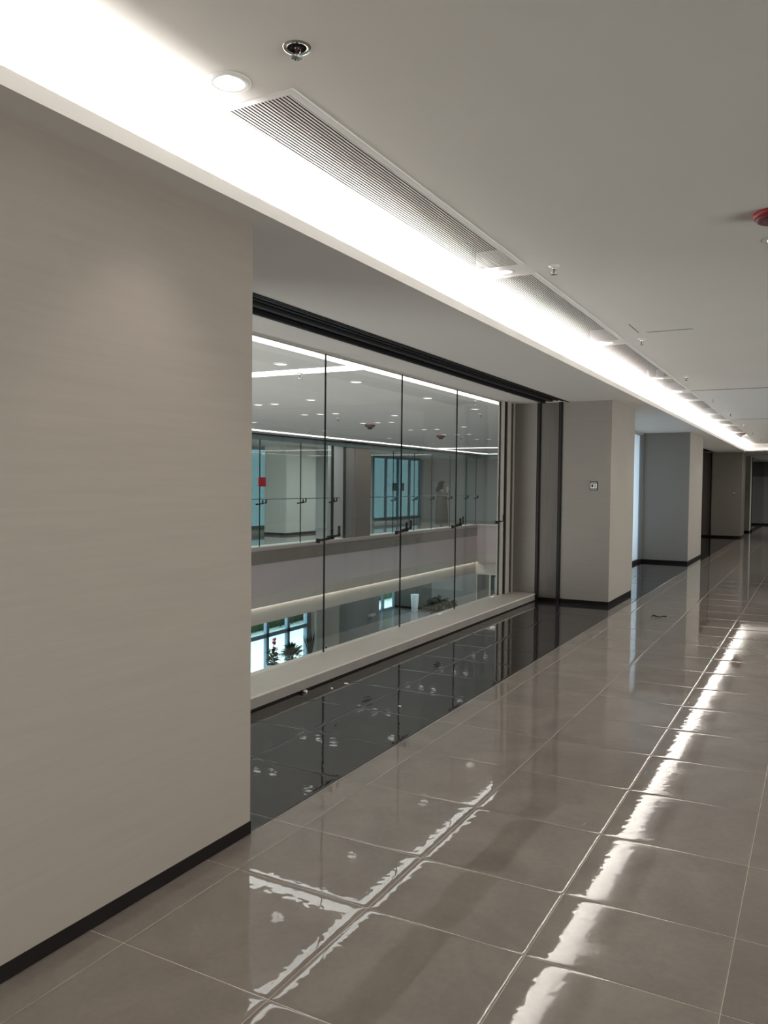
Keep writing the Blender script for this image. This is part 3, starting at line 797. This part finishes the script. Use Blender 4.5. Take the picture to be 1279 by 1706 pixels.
MB().tube([(0, 7.95, 0), (0, 15.8, 0)], 0.011).build('bar', M['steel'], hr)
# beige pier and shutter pocket of the far gallery
p = tag(empty('wall_pier_gallery', (XF, 18.9, 0)), 'beige pier and dark framed pocket between the opposite gallery glass doors', 'pillar', kind='structure')
MB().box(-0.55, 0.02, 0.0, 0.86, 0.0, ZA-0.03).build('cladding', M['wall'], p)
MB().box(-0.55, 0.00, -0.50, 0.0, 0.0, ZA-0.03).build('panel', M['lobby_grey'], p)
for yy in (-1.13, -0.53): MB().box(-0.03, 0.03, yy-0.025, yy+0.02, 0.0, ZA-0.03).build('post', M['black2'], p)
# pale column deeper in the gallery
p = tag(empty('wall_column_gallery', (-13.95, 20.2, 0)), 'pale square column with dark skirting inside the opposite gallery', 'pillar', kind='structure')
MB().box(-0.8, 0, -0.62, 0.95, 0.07, ZA).build('cladding', M['far_col'], p)
MB().box(-0.8, 0.01, -0.63, 0.96, 0.0, 0.07).build('skirting', M['base'], p)

# upper facade behind the gallery
fc = tag(empty('window_3', (-15.4, 0, 0)), 'teal tinted upper facade glazing behind the opposite gallery', 'window', kind='structure')
wallparts = [(10.0, 16.0), (22.9, 27.4), (31.6, 33.5), (34.3, 36)]
opens = [(16.0, 22.9), (27.4, 31.6), (33.5, 34.3)]
for a, b_ in opens:
    n = max(1, round((b_-a)/1.15)); st = (b_-a)/n
    for k in range(n):
        MB().box(-0.01, 0.01, a+k*st+0.03, a+(k+1)*st-0.03, 0.22, ZA-0.1).build('pane', M['facade_teal'], fc)
    for k in range(n+1):
        MB().box(-0.05, 0.05, a+k*st-0.03, a+k*st+0.03, 0.0, ZA).build('mullion', M['mullion'], fc)
    MB().box(-0.05, 0.05, a, b_, 0.12, 0.22).build('transom', M['steel'], fc)
    MB().box(-0.05, 0.05, a, b_, ZA-0.1, ZA).build('transom', M['mullion'], fc)
struct('wall_gallery', M['gallery_grey'], [(-15.5, -15.4, a, b_, -0.3, ZA) for a, b_ in [(-2, 16.0)]+wallparts[1:]] + [(-15.5, -15.4, a, b_, 0, 0.12) for a, b_ in opens] + [(-15.4, -3.9, 33.0, 33.1, 0.0, ZA), (-15.4, -15.3, 35.9, 36, -1, ZA)],
       'grey back wall of the opposite gallery between its windows', 'wall')
nb = tag(empty('notice', (XF+0.02, 14.74, 1.58)), 'square crimson notice on the opposite gallery glass', 'sign')
MB().box(0, 0.004, -0.14, 0.14, -0.105, 0.105).build('sheet', M['sign'], nb)
for (y, z, lb) in ((29.0, 1.45, 'larger'), (29.75, 1.45, 'smaller')):
    q = tag(empty('wall_panel', (-15.28, y, z)), 'dark square control panel on the gallery back wall, '+lb+' of the pair', 'panel')
    sz = 0.16 if lb == 'larger' else 0.10
    MB().box(-0.03, 0.0, -sz, sz, -0.16, 0.16).build('case', M['steel'], q)

# ------------------------------------------------------------------ lower level
lw_ = [(-15.5, -15.4, -2, 8.0, ZL, -0.3), (-15.5, -15.4, 22.85, 28.0, ZL, -0.3), (-15.4, -15.2, 23.10, 24.7, ZL, -0.3)]
struct('wall_lower', M['cream'], [(-15.5, -15.4, -2, 8.0, ZL, -0.3), (-15.4, -15.18, 23.12, 24.62, ZL, -0.3)], 'cream column between the windows of the lower lobby', 'wall')
struct('wall_lower_grey', M['lobby_grey'], [(-15.5, -15.4, 24.62, 28.0, ZL, -0.3), (-15.5, -15.4, 22.8, 23.2, ZL, -0.3), (-18.4, -15.5, 27.9, 28.0, ZL, -0.3)], 'smooth grey wall panel between the windows of the lower lobby', 'wall')
struct('wall_lower_end', M['lobby_dark'], [(-18.4, -3.8, 34.9, 35.0, ZL, -0.3), (-18.4, -15.4, 28, 35, -0.4, -0.3), (-18.4, -18.3, 28.0, 31.4, ZL, -0.3)], 'dark end wall of the lower lobby behind the white planter', 'wall')
struct('wall_lower_light', M['lobby_grey'], [(-16.3, -11.3, 34.86, 34.9, ZL+0.1, -0.3)], 'pale grey panelled part of the lower lobby end wall behind the palm', 'wall')
struct('baseboard_lower', M['base'], [(-18.3, -12, 34.88, 34.9, ZL, ZL+0.1)], 'dark skirting of the lower lobby end wall', 'baseboard')


def lower_window(name, a, b_, step, label, xw=-15.4):
    t = tag(empty(name, (xw, a, ZL)), label, 'window', kind='structure')
    n = max(1, round((b_-a)/step)); st = (b_-a)/n; H = 4.2
    for k in range(n):
        for z0, z1 in ((0.06, 1.15), (1.26, H)):
            MB().box(-0.01, 0.01, k*st+0.06, (k+1)*st-0.06, z0, z1).build('pane', M['facade'], t)
    for k in range(n+1): MB().box(-0.06, 0.06, k*st-0.065, k*st+0.065, 0, H).build('mullion', M['mullion'], t)
    MB().box(-0.06, 0.06, 0, b_-a, 1.14, 1.27).build('transom', M['mullion'], t)
    MB().box(-0.06, 0.06, 0, b_-a, 0, 0.06).build('transom', M['mullion'], t)
lower_window('window_4', 8.05, 22.85, 1.138, 'row of bright ground floor windows with pale blue mullions behind the plants')
lower_window('window_5', 31.4, 34.85, 1.15, 'bright ground floor window between the grey wall and the dark lobby', -18.35)
# outside
struct('ground_outside', M['pave'], [(-60, -15.5, -10, 60, ZL-0.2, ZL-0.02)], 'pale sunlit paving outside the lower windows', 'ground')
hd = MB()
for k in range(9000):
    y = random.uniform(10, 40); z = random.uniform(0, 1)**0.8*2.6; x = -19.75+random.uniform(-0.35, 0.35)-z*0.05
    a = random.uniform(0, 2*PI); q = random.uniform(0.05, 0.12); e = random.uniform(-0.6, 0.9)
    p0 = (x, y, ZL+z)
    hd.leaf(p0, (x+q*math.cos(a)*1.2, y+q*math.sin(a)*1.2, ZL+z+q*e), q*0.75, 0.05, seg=2)
hd.box(-20.35, -20.05, 10, 40, ZL, ZL+2.4)
tag(hd.build('hedge', M['hedge']), 'long clipped green hedge outside the lower windows', 'hedge', kind='stuff')

# lit recess wall at the atrium end on the lower level
p = tag(empty('door_20', (-11.15, YE-0.02, ZL)), 'brown door panel with a white frame under the end parapet', 'door', kind='structure')
MB().box(0, 0.03, -0.03, 0.10, 0, 2.85).build('frame', M['cream'], p)
MB().box(0.03, 0.50, 0.0, 0.10, 0, 2.80).build('leaf', M['lobby_dark'], p)
MB().box(0.50, 0.56, -0.03, 0.10, 0, 2.80).build('frame', M['cream'], p)
MB().box(0.0, 2.5, -0.04, 0.10, 2.76, 2.86).build('lintel', M['cream'], p)
MB().box(0.56, 2.5, 0.02, 0.04, 0, 2.76).build('pane', M['smoked'], p)

# wall bits on the lower level
q = tag(empty('switch_panel', (-15.18, 23.75, ZL+0.22)), 'small white switch plate with two dark buttons low on the cream column', 'switch')
MB().box(0, 0.012, -0.09, 0.09, -0.16, 0.16).build('plate', M['white'], q)
MB().box(0.012, 0.018, -0.05, 0.05, 0.03, 0.11).build('button', M['black2'], q)
MB().box(0.012, 0.018, -0.05, 0.05, -0.11, -0.03).build('button', M['black2'], q)
q = tag(empty('wall_fixture', (-15.4, 27.3, ZL+0.91)), 'white box with two round heads on the grey lower wall', 'lamp')  # plain white box with two round heads on the wall
MB().box(0, 0.06, -0.18, 0.18, -0.05, 0.05).build('body', M['white'], q)
for yy in (-0.12, 0.14): MB().rings([(-0.03, 0.03), (0.02, 0.06), (0.05, 0.06)], 14, cx=0.08, cy=yy).build('fixture_head', M['white'], q)


# plants
def pot(parent, r, h, mt, mb=None):
    MB().rings([(0, r*0.72), (0.01, r*0.75), (h*0.95, r), (h, r*1.03), (h, r*0.93), (h*0.9, r*0.9)], 24, (True, False)).build('pot', M[mt], parent)
    MB().rings([(h*0.88, r*0.9), (h*0.9, r*0.88)], 20).build('soil', M['soil'], parent)


pl = tag(empty('flowering_plant', (-15.02, 20.42, ZL)), 'potted plant with pink-red bracts by the bright lower window', 'plant')
pot(pl, 0.22, 0.36, 'potgrey')
lf = MB()
for k in range(60):
    a = random.uniform(0, 2*PI); h = 0.36+random.random()*0.42; L = random.uniform(0.14, 0.28)
    b0 = (0.05*math.cos(a), 0.05*math.sin(a), h)
    lf.leaf(b0, (math.cos(a)*L, math.sin(a)*L, h+random.uniform(-0.05, 0.12)), 0.10, 0.12)
tag(lf.build('foliage', M['leaf'], pl), kind='stuff')
MB().tube([(0, 0, 0.3), (0.01, 0, 0.9), (0.02, 0.01, 1.1)], [0.014, 0.01, 0.006], 6).build('stem', M['leaf'], pl)
fb = MB()
for k in range(26):
    a = random.uniform(0, 2*PI); h = random.choice([0.62, 0.80, 0.96, 1.08]); L = random.uniform(0.08, 0.17)*(1.3-h*0.4)
    ox = 0.10 if h < 0.7 else 0.03
    fb.leaf((ox, 0.03, h), (ox+math.cos(a)*L, 0.03+math.sin(a)*L, h+random.uniform(0.0, 0.12)), 0.085, 0.1)
tag(fb.build('bracts', M['petal'], pl), 'pink-red bracts', kind='stuff')

pl = tag(empty('potted_shrub', (-14.95, 21.35, ZL)), 'round dark leafy potted shrub by the lower window, middle of three', 'plant')
pot(pl, 0.26, 0.34, 'ceramic')
lf = MB()
for k in range(190):
    a = random.uniform(0, 2*PI); e = random.uniform(0.0, 1.45); L = random.uniform(0.30, 0.52)
    d = Vector((math.cos(a)*math.cos(e), math.sin(a)*math.cos(e), math.sin(e)*1.05))
    b0 = Vector((0, 0, 0.42))+d*L*0.45
    lf.leaf(b0, Vector((0, 0, 0.42))+d*(L+0.06), 0.055, 0.15, seg=3)
tag(lf.build('foliage', M['leaf'], pl), kind='stuff')
st = MB()
for k in range(7):
    a = k*0.9; st.tube([(0, 0, 0.28), (0.1*math.cos(a), 0.1*math.sin(a), 0.7)], 0.009, 5)
st.build('stem', M['leaf'], pl)

pl = tag(empty('spiky_plant', (-14.95, 22.42, ZL)), 'spiky upright potted plant beside the cream column downstairs', 'plant')
pot(pl, 0.17, 0.30, 'potgrey')
lf = MB()
for k in range(34):
    a = random.uniform(0, 2*PI); t = random.uniform(0.02, 0.40); L = random.uniform(0.55, 0.95)
    lf.leaf((0.02*math.cos(a), 0.02*math.sin(a), 0.28), (L*math.sin(t)*math.cos(a), L*math.sin(t)*math.sin(a), 0.28+L*math.cos(t)), 0.03, 0.04, up_=(math.cos(a+1), math.sin(a+1), 0.1))
tag(lf.build('foliage', M['leaf2'], pl), kind='stuff')

pl = tag(empty('potted_palm', (-13.1, 28.9, ZL)), 'large dark broad-leaved potted plant in the middle of the lower lobby', 'plant')
pot(pl, 0.34, 0.6, 'potgrey')
lf = MB(); st = MB()
for k in range(46):
    a = random.uniform(0, 2*PI); e = random.uniform(0.15, 1.35); L = random.uniform(0.65, 0.95)
    d = Vector((math.cos(a)*math.cos(e), math.sin(a)*math.cos(e), math.sin(e)))
    c = Vector((0, 0, 1.0))+d*L*0.62
    st.tube([(0, 0, 0.55), tuple(Vector((0, 0, 1.0))+d*L*0.3), tuple(c)], 0.008, 5)
    for j in range(7):
        a2 = a+(j-3)*0.42; q = Vector((math.cos(a2), math.sin(a2), random.uniform(-0.5, 0.35)))
        lf.leaf(c, c+q*0.34, 0.09, 0.12, seg=3)
tag(lf.build('foliage', M['leaf'], pl), kind='stuff')
st.build('stem', M['leaf2'], pl)

pl = tag(empty('white_planter', (-16.97, 34.4, ZL)), 'tall tapered white planter standing by the dark lobby wall', 'planter')
MB().rings([(0, 0.15), (0.01, 0.155), (0.78, 0.205), (0.80, 0.20), (0.80, 0.18), (0.72, 0.17)], 28, (True, False)).build('shell', M['ceramic'], pl)
MB().rings([(0.70, 0.17), (0.72, 0.165)], 20).build('soil', M['soil'], pl)

# ------------------------------------------------------------------ person behind the opposite glass
def person():
    px, py = XF-0.62, 26.0
    root = tag(empty('person', (px, py, 0), 0.5), 'person with dark shoulder-length hair in a long beige coat, hand raised to the face', 'person')
    # local frame: +x is where the person faces
    # feet, legs, torso, head as one lofted/skinned body
    J = {'pelvis': (0, 0, 0.92), 'spine': (0.0, 0, 1.08), 'chest': (0.01, 0, 1.25), 'neck': (0.02, 0, 1.41), 'jaw': (0.05, 0, 1.475), 'head': (0.06, 0, 1.54), 'crown': (0.05, 0, 1.60),
         'hipL': (0, 0.085, 0.88), 'kneeL': (0.03, 0.09, 0.48), 'ankL': (0.0, 0.09, 0.09), 'toeL': (0.14, 0.10, 0.035),
         'hipR': (0, -0.085, 0.88), 'kneeR': (0.05, -0.09, 0.48), 'ankR': (0.04, -0.09, 0.09), 'toeR': (0.18, -0.10, 0.035),
         'shL': (0.0, 0.165, 1.345), 'elL': (0.06, 0.215, 1.07), 'wrL': (0.25, 0.10, 1.10), 'palmL': (0.31, 0.06, 1.11),
         'shR': (0.0, -0.165, 1.345), 'elR': (0.13, -0.205, 1.10), 'wrR': (0.20, -0.10, 1.34), 'palmR': (0.205, -0.075, 1.405)}
    Rr = {'pelvis': .125, 'spine': .105, 'chest': .12, 'neck': .05, 'jaw': .068, 'head': .082, 'crown': .07, 'hipL': .085, 'kneeL': .055, 'ankL': .036, 'toeL': .03, 'hipR': .085, 'kneeR': .055, 'ankR': .036, 'toeR': .03,
          'shL': .055, 'elL': .042, 'wrL': .028, 'palmL': .03, 'shR': .055, 'elR': .042, 'wrR': .028, 'palmR': .03}
    ed = [('pelvis', 'spine'), ('spine', 'chest'), ('chest', 'neck'), ('neck', 'jaw'), ('jaw', 'head'), ('head', 'crown'), ('pelvis', 'hipL'), ('hipL', 'kneeL'), ('kneeL', 'ankL'), ('ankL', 'toeL'),
          ('pelvis', 'hipR'), ('hipR', 'kneeR'), ('kneeR', 'ankR'), ('ankR', 'toeR'), ('chest', 'shL'), ('shL', 'elL'), ('elL', 'wrL'), ('wrL', 'palmL'), ('chest', 'shR'), ('shR', 'elR'), ('elR', 'wrR'), ('wrR', 'palmR')]
    ks = list(J); me = D.meshes.new('body')
    V = [J[k] for k in ks]; E_ = [(ks.index(a), ks.index(b_)) for a, b_ in ed]; RD = [Rr[k] for k in ks]
    # fingers, five on each hand
    for pk, base, dirs in (('palmL', Vector(J['palmL']), Vector((0.8, -0.35, -0.1))), ('palmR', Vector(J['palmR']), Vector((0.0, 0.15, 1.0)))):
        dirs.normalize(); side = Vector((0, 0, 1)) if pk == 'palmL' else Vector((1, 0, 0))
        for j in range(5):
            off = side*(j-2)*0.017; L = (0.045, 0.065, 0.075, 0.068, 0.052)[j]
            if j == 0: off = side*-0.035
            p1 = base+off+dirs*0.035; p2 = p1+dirs*L*0.55; p3 = p2+(dirs*0.7+Vector((-0.4, 0.3, 0)))*L*0.45
            i0 = len(V); V += [tuple(p1), tuple(p2), tuple(p3)]; RD += [0.0095, 0.0085, 0.007]
            E_ += [(ks.index(pk), i0), (i0, i0+1), (i0+1, i0+2)]
    me.from_pydata(V, E_, []); me.materials.append(M['skin'])
    body = D.objects.new('body', me); COL.objects.link(body); body.parent = root
    md = body.modifiers.new('Skin', 'SKIN'); md.use_smooth_shade = True
    for i, v_ in enumerate(me.skin_vertices[0].data):
        v_.radius = (RD[i], RD[i]); v_.use_root = (i == 0)
    ss = body.modifiers.new('Sub', 'SUBSURF'); ss.levels = 1; ss.render_levels = 2
    # face details
    fm = MB(); fm.leaf((0.135, 0, 1.545), (0.158, 0, 1.505), 0.03, 0.0); fm.tube([(0.130, 0, 1.545), (0.152, 0, 1.508), (0.135, 0, 1.500)], [0.008, 0.013, 0.009], 8)
    fm.build('nose', M['skin'], root)
    MB().tube([(0.131, -0.022, 1.475), (0.138, 0, 1.474), (0.131, 0.022, 1.475)], [0.004, 0.007, 0.004], 6).build('lips', M['petal'], root)
    ey = MB()
    for s in (-1, 1): ey.rings([(1.532, 0.003), (1.538, 0.009), (1.544, 0.009), (1.549, 0.003)], 10, cx=0.125, cy=0.03*s)
    ey.build('eyes', M['hair'], root)
    # hair: shell open at the face, falling to the shoulders
    hr_ = MB(); n = 26; k0 = 0
    prof = [(1.700, 0.012, 0.03), (1.690, 0.07, 0.03), (1.655, 0.115, 0.022), (1.60, 0.135, 0.01), (1.53, 0.140, -0.005), (1.46, 0.145, -0.02), (1.40, 0.155, -0.035), (1.33, 0.155, -0.05), (1.30, 0.11, -0.05)]
    for z, rr, ox in prof:
        for i in range(n):
            a = 2*PI*i/n; c = math.cos(a)
            f = 1.0
            if z < 1.62 and c > 0.45: f = 0.45          # opening for the face
            wv = 1+0.05*math.sin(5*a+z*30)
            hr_.v.append((ox+rr*f*wv*c, rr*f*wv*math.sin(a), z))
    for j in range(len(prof)-1):
        for i in range(n):
            i2 = (i+1) % n; hr_.f.append((j*n+i, (j+1)*n+i, (j+1)*n+i2, j*n+i2)); hr_.sm.append(1)
    hr_.f.append(tuple(range(n))); hr_.sm.append(1)
    hr_.build('hair', M['hair'], root)
    # coat: lofted rings with folds
    ct = MB(); n = 40
    prof = [(0.15, .225, .28, 0.02), (0.155, .23, .285, 0.02), (0.45, .222, .265, 0.015), (0.75, .21, .245, 0.01), (0.92, .20, .225, 0.0), (1.06, .18, .20, 0.0), (1.20, .17, .205, 0.0), (1.31, .15, .21, 0.0), (1.37, .11, .16, 0.005), (1.40, .075, .085, 0.015), (1.44, .072, .078, 0.02)]
    for z, rx, ry, ox in prof:
        for i in range(n):
            a = 2*PI*i/n; fo = 1+0.05*max(0, 1-z/1.1)*math.sin(7*a+z*2)
            ct.v.append((ox+rx*fo*math.cos(a), ry*fo*math.sin(a), z))
    for j in range(len(prof)-1):
        for i in range(n):
            i2 = (i+1) % n; ct.f.append((j*n+i, j*n+i2, (j+1)*n+i2, (j+1)*n+i)); ct.sm.append(1)
    ct.build('coat', M['coat'], root)
    for s, nm in ((1, 'L'), (-1, 'R')):
        MB().tube([J['sh'+nm], tuple((Vector(J['sh'+nm])+Vector(J['el'+nm]))/2), J['el'+nm], tuple((Vector(J['el'+nm])*1.2+Vector(J['wr'+nm])*2.8)/4)], [.09, .085, .078, .06], 14).build('sleeve', M['coat'], root)
        MB().rings([(0.0, .035, .03), (0.02, .045, .035), (0.05, .04, .03), (0.09, .025, .028, -.03)], 14, cx=J['ank'+nm][0]+0.01, cy=J['ank'+nm][1]).build('shoe', M['shoe'], root)
        MB().tube([(J['ank'+nm][0]-0.03, J['ank'+nm][1], 0.03), (J['toe'+nm][0]+0.03, J['toe'+nm][1], 0.026)], [.034, .026], 10).build('shoe', M['shoe'], root)
    return root


person()

# ------------------------------------------------------------------ debris on the floor
tb = MB()
pts = [(0, 0, 0.008), (0.03, 0.012, 0.026), (0.06, 0.004, 0.012), (0.10, 0.008, 0.010), (0.14, -0.004, 0.018), (0.185, 0.006, 0.012)]
k0 = 0
for i, q in enumerate(pts):
    ww = 0.017 if i % 2 else 0.012
    for dx, dy_, dz in ((-.2*ww, -ww, 0), (.2*ww, ww, 0.006*(i % 3)), (.2*ww, ww, 0.006*(i % 3)+0.003), (-.2*ww, -ww, 0.003)):
        tb.v.append((q[0]+dx, q[1]+dy_, q[2]-0.004+dz))
for i in range(len(pts)-1):
    for a, b_ in ((0, 1), (1, 2), (2, 3), (3, 0)):
        tb.f.append((i*4+a, i*4+b_, (i+1)*4+b_, (i+1)*4+a)); tb.sm.append(0)
tb.f += [(3, 2, 1, 0), tuple(20+i for i in range(4))]; tb.sm += [0, 0]
o = tb.build('tape_scrap', M['tape'], None, (-1.74, 9.88, 0.0)); o.rotation_euler = (0, 0, 0.45)
tag(o, 'crumpled dark brown tape scrap lying on the greige tiles', 'scrap')


def scrap(name, x, y, s, mt, label, flat=0.35, group=None):
    v = []; f = []
    n = 7
    mb = MB()
    for j, (z, rr) in enumerate(((0, 0.8), (0.45, 1.0), (1.0, 0.45))):
        for i in range(n):
            a = 2*PI*i/n; q = rr*random.uniform(0.65, 1.15)
            mb.v.append((s*q*math.cos(a), s*q*math.sin(a)*0.8, z*s*flat))
    for j in range(2):
        for i in range(n):
            i2 = (i+1) % n; mb.f.append((j*n+i, j*n+i2, (j+1)*n+i2, (j+1)*n+i)); mb.sm.append(0)
    mb.f += [tuple(reversed(range(n))), tuple(2*n+i for i in range(n))]; mb.sm += [0, 0]
    o = mb.build(name, M[mt], None, (x, y, 0.0005))
    tag(o, label, 'scrap', group)


scrap('plaster_scrap', -3.33, 4.93, 0.019, 'scrap', 'pale plaster lump against the foot of the stone sill', 0.9)
scrap('tape_ball', -3.33, 4.875, 0.015, 'tape', 'small dark tape ball against the foot of the stone sill', 0.9)
scrap('plaster_crumb', -3.22, 5.12, 0.014, 'scrap', 'tiny pale crumb on the charcoal tiles beside the plaster lump', 0.6)
scrap('plaster_flake', -3.20, 5.30, 0.024, 'scrap', 'flat white flake on the charcoal tiles by the sill', 0.3)
scrap('plastic_flake', -2.55, 4.95, 0.016, 'scrap', 'small white flake on the charcoal border near its outer edge', 0.3)
